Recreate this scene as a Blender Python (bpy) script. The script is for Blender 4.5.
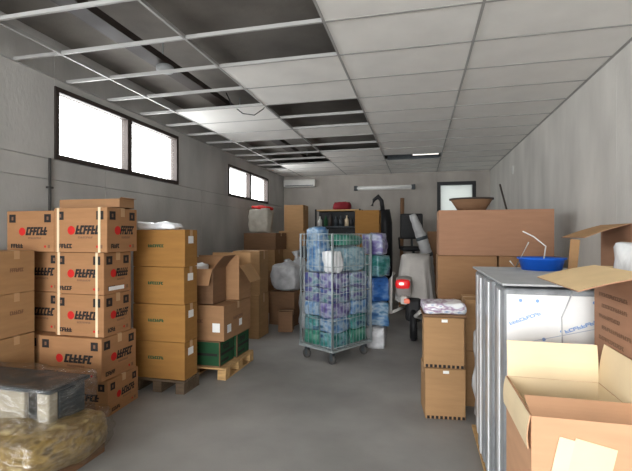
import bpy, bmesh, math, random
from mathutils import Vector, Matrix, noise
for _o in list(bpy.data.objects): bpy.data.objects.remove(_o)
S = bpy.context.scene
COL = S.collection
PI = math.pi
R = math.radians
random.seed(7)

# ------------------------------------------------------------------ camera, sky, light, exposure
CAM_H = 1.6
cam = bpy.data.cameras.new('camera'); cam.sensor_width = 36.0; cam.lens = 36.0*420/632; cam.clip_start = 0.05
co = bpy.data.objects.new('camera', cam); COL.objects.link(co)
co.location = (0, 0, CAM_H); co.rotation_euler = (R(90), 0, R(13.78))
S.camera = co
w = bpy.data.worlds.new('overcast_sky'); S.world = w; w.use_nodes = True
bg = w.node_tree.nodes['Background']; bg.inputs[0].default_value = (0.965, 0.985, 1.0, 1); bg.inputs[1].default_value = 12.0
def portal(name, loc, rot, sx, sy):
    l = bpy.data.lights.new(name, 'AREA'); l.shape = 'RECTANGLE'; l.size = sx; l.size_y = sy
    l.cycles.is_portal = True
    o = bpy.data.objects.new(name, l); COL.objects.link(o); o.location = loc; o.rotation_euler = rot
portal('daylight_gate', (-1.0, -6.1, 1.65), (R(90), 0, 0), 5.6, 3.3)
portal('daylight_window', (-4.1, .68, 2.82), (0, R(-90), 0), .8, 2.4)  # for the nearer unseen window, added for side light
portal('daylight_window', (-4.1, -3.58, 2.82), (0, R(-90), 0), .8, 2.4)  # for the farther unseen window, added for side light
portal('daylight_window', (-4.1, 4.94, 2.82), (0, R(-90), 0), .8, 2.4)
portal('daylight_window', (-4.1, 9.18, 2.74), (0, R(-90), 0), .66, 2.36)
S.view_settings.view_transform = 'Standard'; S.view_settings.look = 'None'
S.view_settings.exposure = 0.24; S.view_settings.gamma = 1.0; S.view_settings.use_curve_mapping = False
S.cycles.use_denoising = True
S.cycles.max_bounces = 8; S.cycles.transparent_max_bounces = 12
S.cycles.sample_clamp_indirect = 6.0

# ------------------------------------------------------------------ materials
def lin(c):
    return tuple(((x/255/12.92) if x/255 <= .04045 else ((x/255+.055)/1.055)**2.4) for x in c)
MATS = {}
def mat(name, rgb, rough=.8, var=.12, scale=8, stretch=(1,1,1), rgb2=None, bump=0, bscale=60, metal=0, spec=.3, detail=4):
    if name in MATS: return MATS[name]
    m = bpy.data.materials.new(name); m.use_nodes = True; nt = m.node_tree; N = nt.nodes; L = nt.links
    b = N['Principled BSDF']; b.inputs['Roughness'].default_value = rough; b.inputs['Metallic'].default_value = metal
    b.inputs['Specular IOR Level'].default_value = spec
    tc = N.new('ShaderNodeTexCoord'); mp = N.new('ShaderNodeMapping'); mp.inputs['Scale'].default_value = stretch
    L.new(tc.outputs['Object'], mp.inputs['Vector'])
    nz = N.new('ShaderNodeTexNoise'); nz.inputs['Scale'].default_value = scale; nz.inputs['Detail'].default_value = detail
    L.new(mp.outputs[0], nz.inputs['Vector'])
    cr = N.new('ShaderNodeValToRGB'); a = lin(rgb); c2 = lin(rgb2) if rgb2 else None
    cr.color_ramp.elements[0].position = .3; cr.color_ramp.elements[1].position = .7
    if c2: cr.color_ramp.elements[0].color = (*a, 1); cr.color_ramp.elements[1].color = (*c2, 1)
    else:
        cr.color_ramp.elements[0].color = (*[x*(1-var) for x in a], 1); cr.color_ramp.elements[1].color = (*[min(1, x*(1+var)) for x in a], 1)
    L.new(nz.outputs['Fac'], cr.inputs[0]); L.new(cr.outputs[0], b.inputs['Base Color'])
    if bump:
        n2 = N.new('ShaderNodeTexNoise'); n2.inputs['Scale'].default_value = bscale; n2.inputs['Detail'].default_value = 3
        L.new(mp.outputs[0], n2.inputs['Vector'])
        bp = N.new('ShaderNodeBump'); bp.inputs['Strength'].default_value = bump; bp.inputs['Distance'].default_value = .01
        L.new(n2.outputs['Fac'], bp.inputs['Height']); L.new(bp.outputs[0], b.inputs['Normal'])
    MATS[name] = m; return m
def film(name, rgb, clear=.55, rough=.15, bscale=22):
    m = bpy.data.materials.new(name); m.use_nodes = True; nt = m.node_tree; N = nt.nodes; L = nt.links
    b = N['Principled BSDF']; b.inputs['Base Color'].default_value = (*lin(rgb), 1); b.inputs['Roughness'].default_value = rough
    t = N.new('ShaderNodeBsdfTransparent'); mx = N.new('ShaderNodeMixShader'); out = N['Material Output']
    tc = N.new('ShaderNodeTexCoord'); nz = N.new('ShaderNodeTexNoise'); nz.inputs['Scale'].default_value = bscale; nz.inputs['Detail'].default_value = 5
    L.new(tc.outputs['Object'], nz.inputs['Vector'])
    bp = N.new('ShaderNodeBump'); bp.inputs['Strength'].default_value = .8; bp.inputs['Distance'].default_value = .03
    L.new(nz.outputs['Fac'], bp.inputs['Height']); L.new(bp.outputs[0], b.inputs['Normal'])
    mr = N.new('ShaderNodeMapRange'); mr.inputs['From Min'].default_value = .35; mr.inputs['From Max'].default_value = .65
    mr.inputs['To Min'].default_value = max(0, clear-.2); mr.inputs['To Max'].default_value = min(1, clear+.2)
    L.new(nz.outputs['Fac'], mr.inputs['Value']); L.new(mr.outputs[0], mx.inputs[0])
    L.new(b.outputs[0], mx.inputs[1]); L.new(t.outputs[0], mx.inputs[2]); L.new(mx.outputs[0], out.inputs['Surface'])
    MATS[name] = m; return m
def mottled(name, cols, scale=6, rough=.3, bump=.4):
    """several colours of packaging seen in patches through one glossy wrapper"""
    m = bpy.data.materials.new(name); m.use_nodes = True; nt = m.node_tree; N = nt.nodes; L = nt.links
    b = N['Principled BSDF']; b.inputs['Roughness'].default_value = rough
    tc = N.new('ShaderNodeTexCoord'); mp = N.new('ShaderNodeMapping'); mp.inputs['Scale'].default_value = (1, 1, 2.0)
    oi = N.new('ShaderNodeObjectInfo'); ad = N.new('ShaderNodeVectorMath'); ad.operation = 'ADD'
    sc = N.new('ShaderNodeVectorMath'); sc.operation = 'SCALE'; sc.inputs['Scale'].default_value = .37
    L.new(oi.outputs['Location'], sc.inputs[0]); L.new(tc.outputs['Object'], ad.inputs[0]); L.new(sc.outputs[0], ad.inputs[1])
    L.new(ad.outputs[0], mp.inputs['Vector'])
    nz = N.new('ShaderNodeTexNoise'); nz.inputs['Scale'].default_value = scale; nz.inputs['Detail'].default_value = 2
    L.new(mp.outputs[0], nz.inputs['Vector'])
    cr = N.new('ShaderNodeValToRGB'); e = cr.color_ramp.elements
    n = len(cols)
    for i, c in enumerate(cols):
        p = .3 + .4*i/(n-1)
        el = e[i] if i < 2 else e.new(p)
        el.position = p
    for i, c in enumerate(cols): e[i].color = (*lin(c), 1)
    L.new(nz.outputs['Fac'], cr.inputs[0]); L.new(cr.outputs[0], b.inputs['Base Color'])
    bp = N.new('ShaderNodeBump'); bp.inputs['Strength'].default_value = bump; bp.inputs['Distance'].default_value = .02
    L.new(nz.outputs['Fac'], bp.inputs['Height']); L.new(bp.outputs[0], b.inputs['Normal'])
    MATS[name] = m; return m
def emit(name, rgb, k):
    m = bpy.data.materials.new(name); m.use_nodes = True; b = m.node_tree.nodes['Principled BSDF']
    b.inputs['Base Color'].default_value = (*lin(rgb), 1); b.inputs['Emission Color'].default_value = (*lin(rgb), 1)
    b.inputs['Emission Strength'].default_value = k; MATS[name] = m; return m

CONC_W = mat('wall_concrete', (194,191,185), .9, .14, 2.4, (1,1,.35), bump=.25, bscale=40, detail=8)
CONC_L = mat('wall_concrete_left', (180,178,174), .9, .18, 1.6, (1,1,.5), bump=.3, bscale=30, detail=8)
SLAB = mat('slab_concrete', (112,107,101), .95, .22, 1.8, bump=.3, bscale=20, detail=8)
FLOORM = mat('floor_concrete', (146,144,141), .62, .24, 1.1, bump=.12, bscale=60, spec=.35, detail=9)
TILE = mat('ceiling_tile', (240,238,233), .9, .04, 3, bump=.15, bscale=120)
TBAR = mat('grid_metal', (166,165,162), .5, .03)
DARKFR = mat('dark_frame', (58,50,46), .6, .1)
CARD = mat('cardboard_brown', (150,113,80), .85, .08, 4, (1,1,6))
CARD_O = mat('cardboard_orange', (150,108,56), .85, .08, 4, (1,1,6))
CARD_T = mat('cardboard_tan', (162,126,88), .85, .08, 4, (1,1,6))
CARD_B = mat('cardboard_brand', (156,114,78), .85, .08, 4, (1,1,6))
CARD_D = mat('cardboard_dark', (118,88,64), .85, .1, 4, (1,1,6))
CARD_P = mat('cardboard_pinkish', (160,120,94), .85, .06, 4, (1,1,6))
CREAM = mat('cardboard_cream', (228,207,170), .85, .05, 4)
CREAMB = mat('cardboard_outside', (196,152,118), .85, .06, 4, (1,1,6))
INK = mat('black_ink', (38,34,33), .8, .1)
REDINK = mat('red_ink', (190,36,32), .8, .1)
GREENINK = mat('green_print', (30,72,44), .8, .1)
GREYINK = mat('faded_ink', (120,88,66), .8, .1)
BLUEINK = mat('blue_ink', (128,164,214), .7, .1)
TAPE = mat('packing_tape', (186,150,112), .35, .06, 5)
TAPEP = mat('pale_tape', (226,205,172), .4, .06, 5)
WHITEP = mat('white_paper', (232,232,230), .6, .04)
WOOD = mat('pallet_wood', (188,152,104), .85, .18, 6, (1,8,8))
OLDWOOD = mat('old_pallet_wood', (98,82,66), .9, .2, 6, (1,8,8))
BLACK = mat('black_plastic', (30,30,32), .5, .15)
CHAR = mat('charcoal', (58,64,68), .5, .2, 10)
STEEL = mat('zinc_wire', (170,178,180), .4, .05, metal=.5)
RUB = mat('grey_rubber', (70,68,66), .7, .1)
WHITEPL = mat('white_plastic', (205,204,199), .5, .05)
GREYFILM = mat('grey_wrap', (138,141,144), .3, .35, 9, (1,1,.3), bump=.6, bscale=18, spec=.5)
WHITEFILM = mat('white_wrap', (228,230,232), .25, .06, 9, bump=.4, bscale=20, spec=.5)
SILVER = mat('silver_sheet', (170,170,172), .35, .25, 9, bump=.6, bscale=16, spec=.5)
CLOTH = mat('grey_white_cover', (172,168,163), .8, .1, 5, bump=.3, bscale=14)
BLUEPL = mat('blue_plastic', (22,88,190), .4, .08)
TEALF = mottled('teal_packs', [(26,84,88), (40,116,112), (110,150,156), (34,74,108)])
PURPF = mottled('purple_packs', [(68,60,112), (104,96,146), (156,162,182), (50,84,124)])
BLUEF = mottled('blue_packs', [(48,84,130), (84,124,164), (150,168,184), (62,106,136)])
MIXF = mottled('mixed_packs', [(40,104,112), (140,158,170), (84,74,128), (50,92,138)])
GREENF = mottled('green_packs', [(22,90,78), (40,118,100), (104,150,134)])
TANF = mottled('tan_bags', [(104,84,48), (164,138,84), (130,106,62), (190,170,124)], 7, .3, .7)
def clear_film(name, gloss=.16):
    m = bpy.data.materials.new(name); m.use_nodes = True; nt = m.node_tree; N = nt.nodes; L = nt.links
    g = N.new('ShaderNodeBsdfGlossy'); g.inputs['Roughness'].default_value = .12; g.inputs['Color'].default_value = (.9,.9,.92,1)
    t = N.new('ShaderNodeBsdfTransparent'); t.inputs[0].default_value = (.93,.93,.92,1); mx = N.new('ShaderNodeMixShader')
    tc = N.new('ShaderNodeTexCoord'); mp = N.new('ShaderNodeMapping'); mp.inputs['Scale'].default_value = (1, 1, 3)
    nz = N.new('ShaderNodeTexNoise'); nz.inputs['Scale'].default_value = 9; nz.inputs['Detail'].default_value = 6
    L.new(tc.outputs['Object'], mp.inputs[0]); L.new(mp.outputs[0], nz.inputs['Vector'])
    bp = N.new('ShaderNodeBump'); bp.inputs['Strength'].default_value = 1; bp.inputs['Distance'].default_value = .05
    L.new(nz.outputs['Fac'], bp.inputs['Height']); L.new(bp.outputs[0], g.inputs['Normal'])
    mr = N.new('ShaderNodeMapRange'); mr.inputs['From Min'].default_value = .4; mr.inputs['From Max'].default_value = .65; mr.inputs['To Min'].default_value = gloss*.4; mr.inputs['To Max'].default_value = gloss*1.8
    L.new(nz.outputs['Fac'], mr.inputs['Value']); L.new(mr.outputs[0], mx.inputs[0])
    L.new(t.outputs[0], mx.inputs[1]); L.new(g.outputs[0], mx.inputs[2]); L.new(mx.outputs[0], N['Material Output'].inputs['Surface'])
    MATS[name] = m; return m
CLEARF = clear_film('stretch_film')
CLEARB = film('bluish_film', (190,215,235), .45, .15)

# ------------------------------------------------------------------ mesh helpers
class MB:
    def __init__(s): s.bm = bmesh.new(); s.mi = 0
    def quad(s, pts, mi=None):
        f = s.bm.faces.new([s.bm.verts.new(p) for p in pts]); f.material_index = s.mi if mi is None else mi; return f
    def box(s, x0, x1, y0, y1, z0, z1, M=None, bev=0, mi=None, seg=2):
        r = bmesh.ops.create_cube(s.bm, size=1); vs = r['verts']
        for v in vs:
            v.co = Vector(((x0+x1)/2+v.co.x*(x1-x0), (y0+y1)/2+v.co.y*(y1-y0), (z0+z1)/2+v.co.z*(z1-z0)))
        fs = {f for v in vs for f in v.link_faces}
        if mi is None: mi = s.mi
        for f in fs: f.material_index = mi
        if bev:
            es = list({e for v in vs for e in v.link_edges})
            rr = bmesh.ops.bevel(s.bm, geom=es, offset=bev, segments=seg, affect='EDGES', profile=.5)
            vs = list({v for f in rr['faces'] for v in f.verts} | {v for v in vs if v.is_valid})
            for f in rr['faces']: f.material_index = mi
        if M is not None:
            for v in vs: v.co = M @ v.co
        return s
    def tube(s, pts, r, n=8, mi=None, cap=True, r2=None):
        pts = [Vector(p) for p in pts]; rings = []; k = len(pts)
        for i, p in enumerate(pts):
            t = (pts[min(i+1, k-1)] - pts[max(i-1, 0)]).normalized()
            up = Vector((0,0,1)) if abs(t.z) < .9 else Vector((1,0,0))
            a = t.cross(up).normalized(); b = t.cross(a)
            rr = r if r2 is None else r + (r2-r)*i/(k-1)
            if isinstance(r, (list, tuple)): rr = r[i]
            rings.append([s.bm.verts.new(p + a*rr*math.cos(2*PI*j/n) + b*rr*math.sin(2*PI*j/n)) for j in range(n)])
        m = s.mi if mi is None else mi
        for i in range(k-1):
            for j in range(n):
                f = s.bm.faces.new((rings[i][j], rings[i][(j+1)%n], rings[i+1][(j+1)%n], rings[i+1][j])); f.material_index = m; f.smooth = True
        if cap:
            for q in (rings[0], rings[-1][::-1]):
                f = s.bm.faces.new(q); f.material_index = m
        return s
    def lathe(s, prof, n=24, M=None, mi=None, sx=1, sy=1):
        rings = []; m = s.mi if mi is None else mi
        for r, z in prof:
            ring = []
            for j in range(n):
                p = Vector((r*sx*math.cos(2*PI*j/n), r*sy*math.sin(2*PI*j/n), z))
                ring.append(s.bm.verts.new(M @ p if M is not None else p))
            rings.append(ring)
        for i in range(len(rings)-1):
            for j in range(n):
                f = s.bm.faces.new((rings[i][j], rings[i][(j+1)%n], rings[i+1][(j+1)%n], rings[i+1][j])); f.material_index = m; f.smooth = True
        for q in (rings[0][::-1], rings[-1]):
            if prof[0 if q is not rings[-1] else -1][0] > 1e-4:
                f = s.bm.faces.new(q); f.material_index = m
        return s
    def blob(s, w, d, h, k=.45, amp=.02, freq=6, seed=0, cuts=9, M=None, mi=None, fine=0, wrink=(1,1,1)):
        """a soft bag or bundle, base at z = 0"""
        old = set(s.bm.verts)
        r = bmesh.ops.create_cube(s.bm, size=2)
        es = list({e for v in r['verts'] for e in v.link_edges})
        bmesh.ops.subdivide_edges(s.bm, edges=es, cuts=cuts, use_grid_fill=True)
        vs = set(s.bm.verts) - old
        off = Vector((seed*3.17, seed*1.31, seed*7.7)); m = s.mi if mi is None else mi
        for v in vs:
            p = v.co.copy(); q = p.normalized()*1.12; p = p*(1-k)+q*k
            n = p.normalized()
            c = Vector((p.x*w/2, p.y*d/2, p.z*h/2))
            cc = Vector((c.x*wrink[0], c.y*wrink[1], c.z*wrink[2]))
            dsp = noise.noise(cc*freq+off)*amp
            if fine: dsp += abs(noise.noise(cc*freq*3.3+off))*fine
            c += n*dsp; c.z = max(c.z + h/2, 0)
            v.co = M @ c if M is not None else c
        for f in {f for v in vs for f in v.link_faces}: f.smooth = True; f.material_index = m
        return s
    def build(s, name, mats, parent=None, loc=(0,0,0), rot=(0,0,0), smooth=False):
        bmesh.ops.recalc_face_normals(s.bm, faces=s.bm.faces[:])
        me = bpy.data.meshes.new(name); s.bm.to_mesh(me); s.bm.free()
        for m in (mats if isinstance(mats, (list, tuple)) else [mats]): me.materials.append(m)
        if smooth:
            for p in me.polygons: p.use_smooth = True
        o = bpy.data.objects.new(name, me); COL.objects.link(o); o.location = loc; o.rotation_euler = rot
        if parent: o.parent = parent
        return o
def tag(o, label, cat, group=None, kind=None):
    if label: o['label'] = label
    if cat: o['category'] = cat
    if group: o['group'] = group
    if kind: o['kind'] = kind
    return o
def thing(name, label, cat, loc=(0,0,0), rz=0, group=None):
    o = bpy.data.objects.new(name, None); COL.objects.link(o); o.empty_display_size = .1
    o.location = loc; o.rotation_euler = (0, 0, rz); return tag(o, label, cat, group)
def struct(o): o['kind'] = 'structure'; return o

# ------------------------------------------------------------------ the room
XL, XR, YF, YB, HC, HS = -3.83, 1.8, -6.0, 11.7, 3.3, 3.72
m = MB(); m.box(XL-.2, XR+.2, YF, YB+.2, -.15, 0); struct(m.build('floor', FLOORM))
def wall_rects(m, rects, front, back, side):
    for a0, a1, z0, z1 in rects:
        g = .002 if side == 'L' else 0
        f0, f1 = (front, front + (.05 if side == 'R' else -.05)); b0, b1 = f1, back
        if side in 'LR':
            m.box(min(f0,f1), max(f0,f1), a0+g, a1-g, z0+g, z1-g, bev=.004, seg=1); m.box(min(b0,b1), max(b0,b1), a0, a1, z0, z1)
        else:
            f1 = front + .05
            m.box(a0+g, a1-g, front, f1, z0+g, z1-g, bev=.004, seg=1); m.box(a0, a1, f1, back, z0, z1)
W1 = (3.74, 6.14, 2.43, 3.22); W2 = (8.0, 10.36, 2.42, 3.08); W3_UNSEEN = (-.52, 1.88, 2.43, 3.22); W4_UNSEEN = (-4.78, -2.38, 2.43, 3.22)
rects = []
ys = [YF, -4.4, -2.3, -.1, 2.1, 4.5, 6.9, 9.3, YB]
for a, b in zip(ys[:-1], ys[1:]):
    rects.append((a, b, 0, 1.1)); rects.append((a, b, 1.1, 2.2)); rects.append((a, b, 2.2, 2.42)); 
for a, b, z0, z1 in [(YF, W4_UNSEEN[0], 2.42, HS), (W4_UNSEEN[0], W4_UNSEEN[1], W1[3], HS), (W4_UNSEEN[0], W4_UNSEEN[1], 2.42, W1[2]), (W4_UNSEEN[1], W3_UNSEEN[0], 2.42, HS), (W3_UNSEEN[0], W3_UNSEEN[1], W1[3], HS), (W3_UNSEEN[0], W3_UNSEEN[1], 2.42, W1[2]), (W3_UNSEEN[1], W1[0], 2.42, HS), (W1[0], W1[1], W1[3], HS), (W1[0], W1[1], 2.42, W1[2]), (W1[1], W2[0], 2.42, HS), (W2[0], W2[1], W2[3], HS), (W2[1], YB, 2.42, HS)]:
    rects.append((a, b, z0, z1))
m = MB(); wall_rects(m, rects, XL, XL-.2, 'L'); struct(m.build('wall_left', CONC_L))
rects = []
for a, b in zip(ys[:-1], ys[1:]): rects += [(a, b, 0, HS)]
m = MB(); wall_rects(m, rects, XR, XR+.2, 'R'); struct(m.build('wall_right', CONC_W))
D = (.47, 1.45, 0, 3.03)
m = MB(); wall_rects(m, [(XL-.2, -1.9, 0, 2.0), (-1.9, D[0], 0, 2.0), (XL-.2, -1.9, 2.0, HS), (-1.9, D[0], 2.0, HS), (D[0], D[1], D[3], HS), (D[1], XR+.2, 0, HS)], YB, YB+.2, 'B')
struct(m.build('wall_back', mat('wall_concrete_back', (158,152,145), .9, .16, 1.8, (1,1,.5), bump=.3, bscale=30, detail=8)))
# front wall stays open: the loading gate behind the camera; only its lintel
m = MB(); m.box(XL-.2, XR+.2, YF-.1, YF, 3.3, HS+.2); struct(m.build('wall_front', CONC_W))
# concrete roof slab with ribs, seen through the missing ceiling tiles
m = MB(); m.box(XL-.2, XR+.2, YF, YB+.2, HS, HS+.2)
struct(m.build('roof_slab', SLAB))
# windows: frame, mullion, glass
GL = bpy.data.materials.new('window_glass'); GL.use_nodes = True
nt = GL.node_tree; gb = nt.nodes['Principled BSDF']; gb.inputs['Roughness'].default_value = .05
tr = nt.nodes.new('ShaderNodeBsdfTransparent'); gm = nt.nodes.new('ShaderNodeMixShader'); gm.inputs[0].default_value = .92
nt.links.new(gb.outputs[0], gm.inputs[1]); nt.links.new(tr.outputs[0], gm.inputs[2]); nt.links.new(gm.outputs[0], nt.nodes['Material Output'].inputs['Surface'])
def window(n, y0, y1, z0, z1, ym):
    t = struct(bpy.data.objects.new('window_%d' % n, None)); COL.objects.link(t); t.location = (XL, (y0+y1)/2, z0)
    yc = (y0+y1)/2; h = z1-z0; f = .055; m = MB()
    a, b = y0-yc, y1-yc; x0, x1 = -.1, .012
    m.box(x0, x1, a, b, 0, f, bev=.004); m.box(x0, x1, a, b, h-f, h, bev=.004)
    m.box(x0, x1, a, a+f, f, h-f, bev=.004); m.box(x0, x1, b-f, b, f, h-f, bev=.004)
    m.box(x0, x1, ym-yc-.045, ym-yc+.045, f, h-f, bev=.004); m.build('window_frame', DARKFR, t)
    for p, q in ((a+f, ym-yc-.045), (ym-yc+.045, b-f)):
        m = MB(); m.box(-.055, -.05, p, q, f, h-f); m.build('pane', GL, t)
window(1, *W1, 4.95); window(2, *W2, 9.17); window(3, *W3_UNSEEN, .68); window(4, *W4_UNSEEN, -3.58)  # the last two are out of view, added to bring in side light
# dark framed door with a pale pane in the back wall
t = struct(bpy.data.objects.new('door_1', None)); COL.objects.link(t); t.location = ((D[0]+D[1])/2, YB, 0)
m = MB(); hw = (D[1]-D[0])/2
m.box(-hw, -hw+.09, -.03, .1, 0, D[3]); m.box(hw-.09, hw, -.03, .1, 0, D[3]); m.box(-hw+.09, hw-.09, -.03, .1, D[3]-.09, D[3])
m.build('door_frame', BLACK, t)
DP = bpy.data.materials.new('frosted_pane'); DP.use_nodes = True; nt = DP.node_tree
tl = nt.nodes.new('ShaderNodeBsdfTranslucent'); tl.inputs[0].default_value = (.34,.35,.34,1); gm = nt.nodes.new('ShaderNodeMixShader'); gm.inputs[0].default_value = .6
nt.nodes['Principled BSDF'].inputs['Base Color'].default_value = (.6,.62,.6,1)
nt.links.new(nt.nodes['Principled BSDF'].outputs[0], gm.inputs[1]); nt.links.new(tl.outputs[0], gm.inputs[2]); nt.links.new(gm.outputs[0], nt.nodes['Material Output'].inputs['Surface'])
m = MB(); m.box(-hw+.09, hw-.09, .03, .05, 1.0, D[3]-.09); m.build('pane', DP, t)
m = MB(); m.box(-hw+.09, hw-.09, .0, .06, 0, 1.0, bev=.005); m.build('door_panel', CHAR, t)
# suspended ceiling: T-bar grid and tiles
Y0, PY = 3.26, .635
XA, XBb, XC, XD = .46, -.735, -1.965, -3.26
def yk(k): return Y0 + PY*k
K0, K1 = -14, 13
m = MB()
def tee(p0, p1, hw=.011):
    (x0, y0), (x1, y1) = p0, p1
    if x0 == x1: m.box(x0-hw, x0+hw, y0, y1, HC-.003, HC); m.box(x0-.002, x0+.002, y0, y1, HC, HC+.035)
    else: m.box(x0, x1, y0-hw, y0+hw, HC-.0032, HC-.0002); m.box(x0, x1, y0-.002, y0+.002, HC, HC+.033)
for x in (XA, XBb, XC, XD): tee((x, YF), (x, YB))
for k in range(K0, K1+1): tee((XL, yk(k)), (XR, yk(k)))
for x, s in ((XL, 1), (XR, -1)): m.box(min(x, x+s*.03), max(x, x+s*.03), YF, YB, HC-.003, HC)
struct(m.build('trim_1', TBAR))
cols = {'R': (XA, XR), 'A': (XBb, XA), 'B': (XC, XBb), 'C': (XD, XC), 'L': (XL, XD)}
def present(c, k):
    if c == 'R': return True
    if c == 'A': return k != 9
    if c == 'B': return k in (1, 2, 5) or k >= 8 or k < -4
    if c == 'C': return k in (3, 4, 5) or k >= 10 or k < -4
    return k >= 11 or k < -4
m = MB(); rnd = random.Random(3)
for c, (x0, x1) in cols.items():
    for k in range(K0, K1+1):
        a, b = max(yk(k), YF), min(yk(k+1), YB)
        if not present(c, k) or b-a < .05: continue
        dz = rnd.uniform(0, .004)
        m.box(x0+.004, x1-.004, a+.004, b-.004, HC+.001+dz, HC+.016+dz)
struct(m.build('ceiling', TILE))

# ------------------------------------------------------------------ ceiling and wall fittings
t = thing('cable_tray', 'long dark cable tray hung above the missing ceiling tiles', 'cable tray', (-2.68, 5.0, HC+.12))
m = MB(); m.box(-.09, .09, -7, 5.5, 0, .01); m.box(-.09, -.082, -7, 5.5, .01, .07); m.box(.082, .09, -7, 5.5, .01, .07); m.build('channel', DARKFR, t)
for y in (-3, -1, 1, 3, 5):
    m = MB(); m.tube([(0, y, .01), (0, y, HS-HC-.12)], .008); m.build('hanger_rod', STEEL, t)
m = MB(); m.lathe([(.001, 0), (.085, 0), (.09, .02), (.09, .05), (.06, .07), (.001, .07)], 20)
tag(m.build('junction_box', mat('dull_grey_plastic', (140,142,142), .6), None, (-2.62, 3.95, HC+.04)), 'round grey junction box under the dark cable tray', 'junction box')
m = MB(); m.tube([(-.32, 0, .22), (-.25, .02, .06), (-.1, .05, -.06), (.06, .06, -.09), (.2, .04, -.02), (.28, 0, .1), (.3, -.02, .3)], .007)
tag(m.build('hanging_cable', BLACK, None, (-2.2, 5.2, HC)), 'thin black cable sagging out of the open ceiling near the big window', 'cable')
t = thing('ceiling_light', 'recessed fluorescent light in the dark gap between white ceiling tiles', 'light', (-.13, yk(9)+PY/2, HC))
m = MB(); m.box(-.56, .56, -.26, .26, .10, .12); m.box(-.56, .56, -.27, -.26, .0, .12); m.box(-.56, .56, .26, .27, .0, .12); m.build('housing', CHAR, t)
LAMP = emit('lit_tube', (255,250,240), 1.2)
for y in (-.12,):
    m = MB(); m.tube([(.0, y, .04), (.53, y, .04)], .035, 12); m.build('tube', LAMP, t)
t = thing('wall_light', 'long white fluorescent batten on the back wall beside the dark door frame', 'light', (-.93, YB, 2.86))
m = MB(); m.box(-.78, .78, -.06, 0, 0, .11, bev=.01); m.build('batten', WHITEPL, t)
m = MB(); m.tube([(-.74, -.09, .05), (.74, -.09, .05)], .03, 12); m.build('tube', WHITEP, t)
for s in (-1, 1):
    m = MB(); m.box(s*.78-.05, s*.78+.05, -.11, -.0, -.01, .12, bev=.01); m.build('end_cap', CHAR, t)
t = thing('air_conditioner', 'white slim box unit mounted high in the far corner by the small window', 'air conditioner', (-3.32, YB, 2.98))
m = MB(); m.box(-.47, .47, -.2, 0, 0, .22, bev=.03); m.build('casing', WHITEPL, t)
m = MB(); m.box(-.42, .42, -.212, -.2, .03, .05); m.build('vent', CHAR, t)
m = MB(); m.lathe([(.001, 0), (.09, 0), (.08, .012), (.001, .014)], 24, Matrix.Rotation(R(-90), 4, 'Y'))
tag(m.build('wall_plate', WHITEPL, None, (XR, 8.97, 2.9)), 'small round pale cover plate on the bare side wall', 'cover plate')
m = MB(); m.tube([(0,0,0), (0,0,2.42)], .014); 
for z in (.5, 1.3, 2.1): m.box(-.02, .02, -.03, .03, z, z+.02)
tag(m.build('conduit', RUB, None, (XL+.02, 3.66, 0)), 'thin grey conduit pipe running down the wall from the window corner', 'pipe')

# ------------------------------------------------------------------ cartons
def letters(m, F, a, b, wd, ht, n, mi, rnd, fat=.52):
    """illegible block print: n letter-like stroke groups"""
    cw = wd/n
    for i in range(n):
        x = a+i*cw; s = cw*fat
        m.quad([F(x, b), F(x+s, b), F(x+s, b+ht), F(x, b+ht)], mi)
        for q in rnd.sample([0, .38, .76], 2):
            m.quad([F(x+s, b+ht*q), F(x+cw*.95, b+ht*q), F(x+cw*.95, b+ht*(q+.24)), F(x+s, b+ht*(q+.24))], mi)
def rect(m, F, a0, a1, b0, b1, mi): m.quad([F(a0, b0), F(a1, b0), F(a1, b1), F(a0, b1)], mi)
def disc(m, F, a, b, r, mi, n=14): m.quad([F(a+r*math.cos(2*PI*i/n), b+r*math.sin(2*PI*i/n)) for i in range(n)], mi)
E = .0012
def faceF(side, w, d):
    if side == 'F': return lambda a, b: (a, -d/2-E, b)
    if side == 'R': return lambda a, b: (w/2+E, a, b)
    if side == 'L': return lambda a, b: (-w/2-E, -a, b)
def brand_print(m, F, wd, h, rnd, flip=False):
    sq = min(.075, h*.2)
    for a in (-wd/2+.03, wd/2-.035-sq):
        rect(m, F, a, a+sq, h-.035-sq, h-.035, 1)
        G = lambda p, q: tuple(c*1.0004 for c in F(p, q))
        rect(m, G, a+sq*.36, a+sq*.64, h-.035-sq*.72, h-.035-sq*.3, 3)
    k = wd*.4; sk = .25; b0 = h*.4
    disc(m, F, -k*.42, h*.49, h*.1, 2)
    G = lambda p, q: F(p+sk*(q-b0), q)
    letters(m, G, -k*.24, b0, k*1.1, h*.2, 6, 1, rnd)
    letters(m, F, -k*.1, h*.31, k*.7, h*.045, 9, 3, rnd)
    letters(m, F, -wd/2+.05, h*.09, wd*.26, h*.1, 5, 1, rnd)
    disc(m, F, wd/2-.1, h*.13, h*.03, 2); rect(m, F, wd/2-.07, wd/2-.045, h*.09, h*.17, 3)
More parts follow.
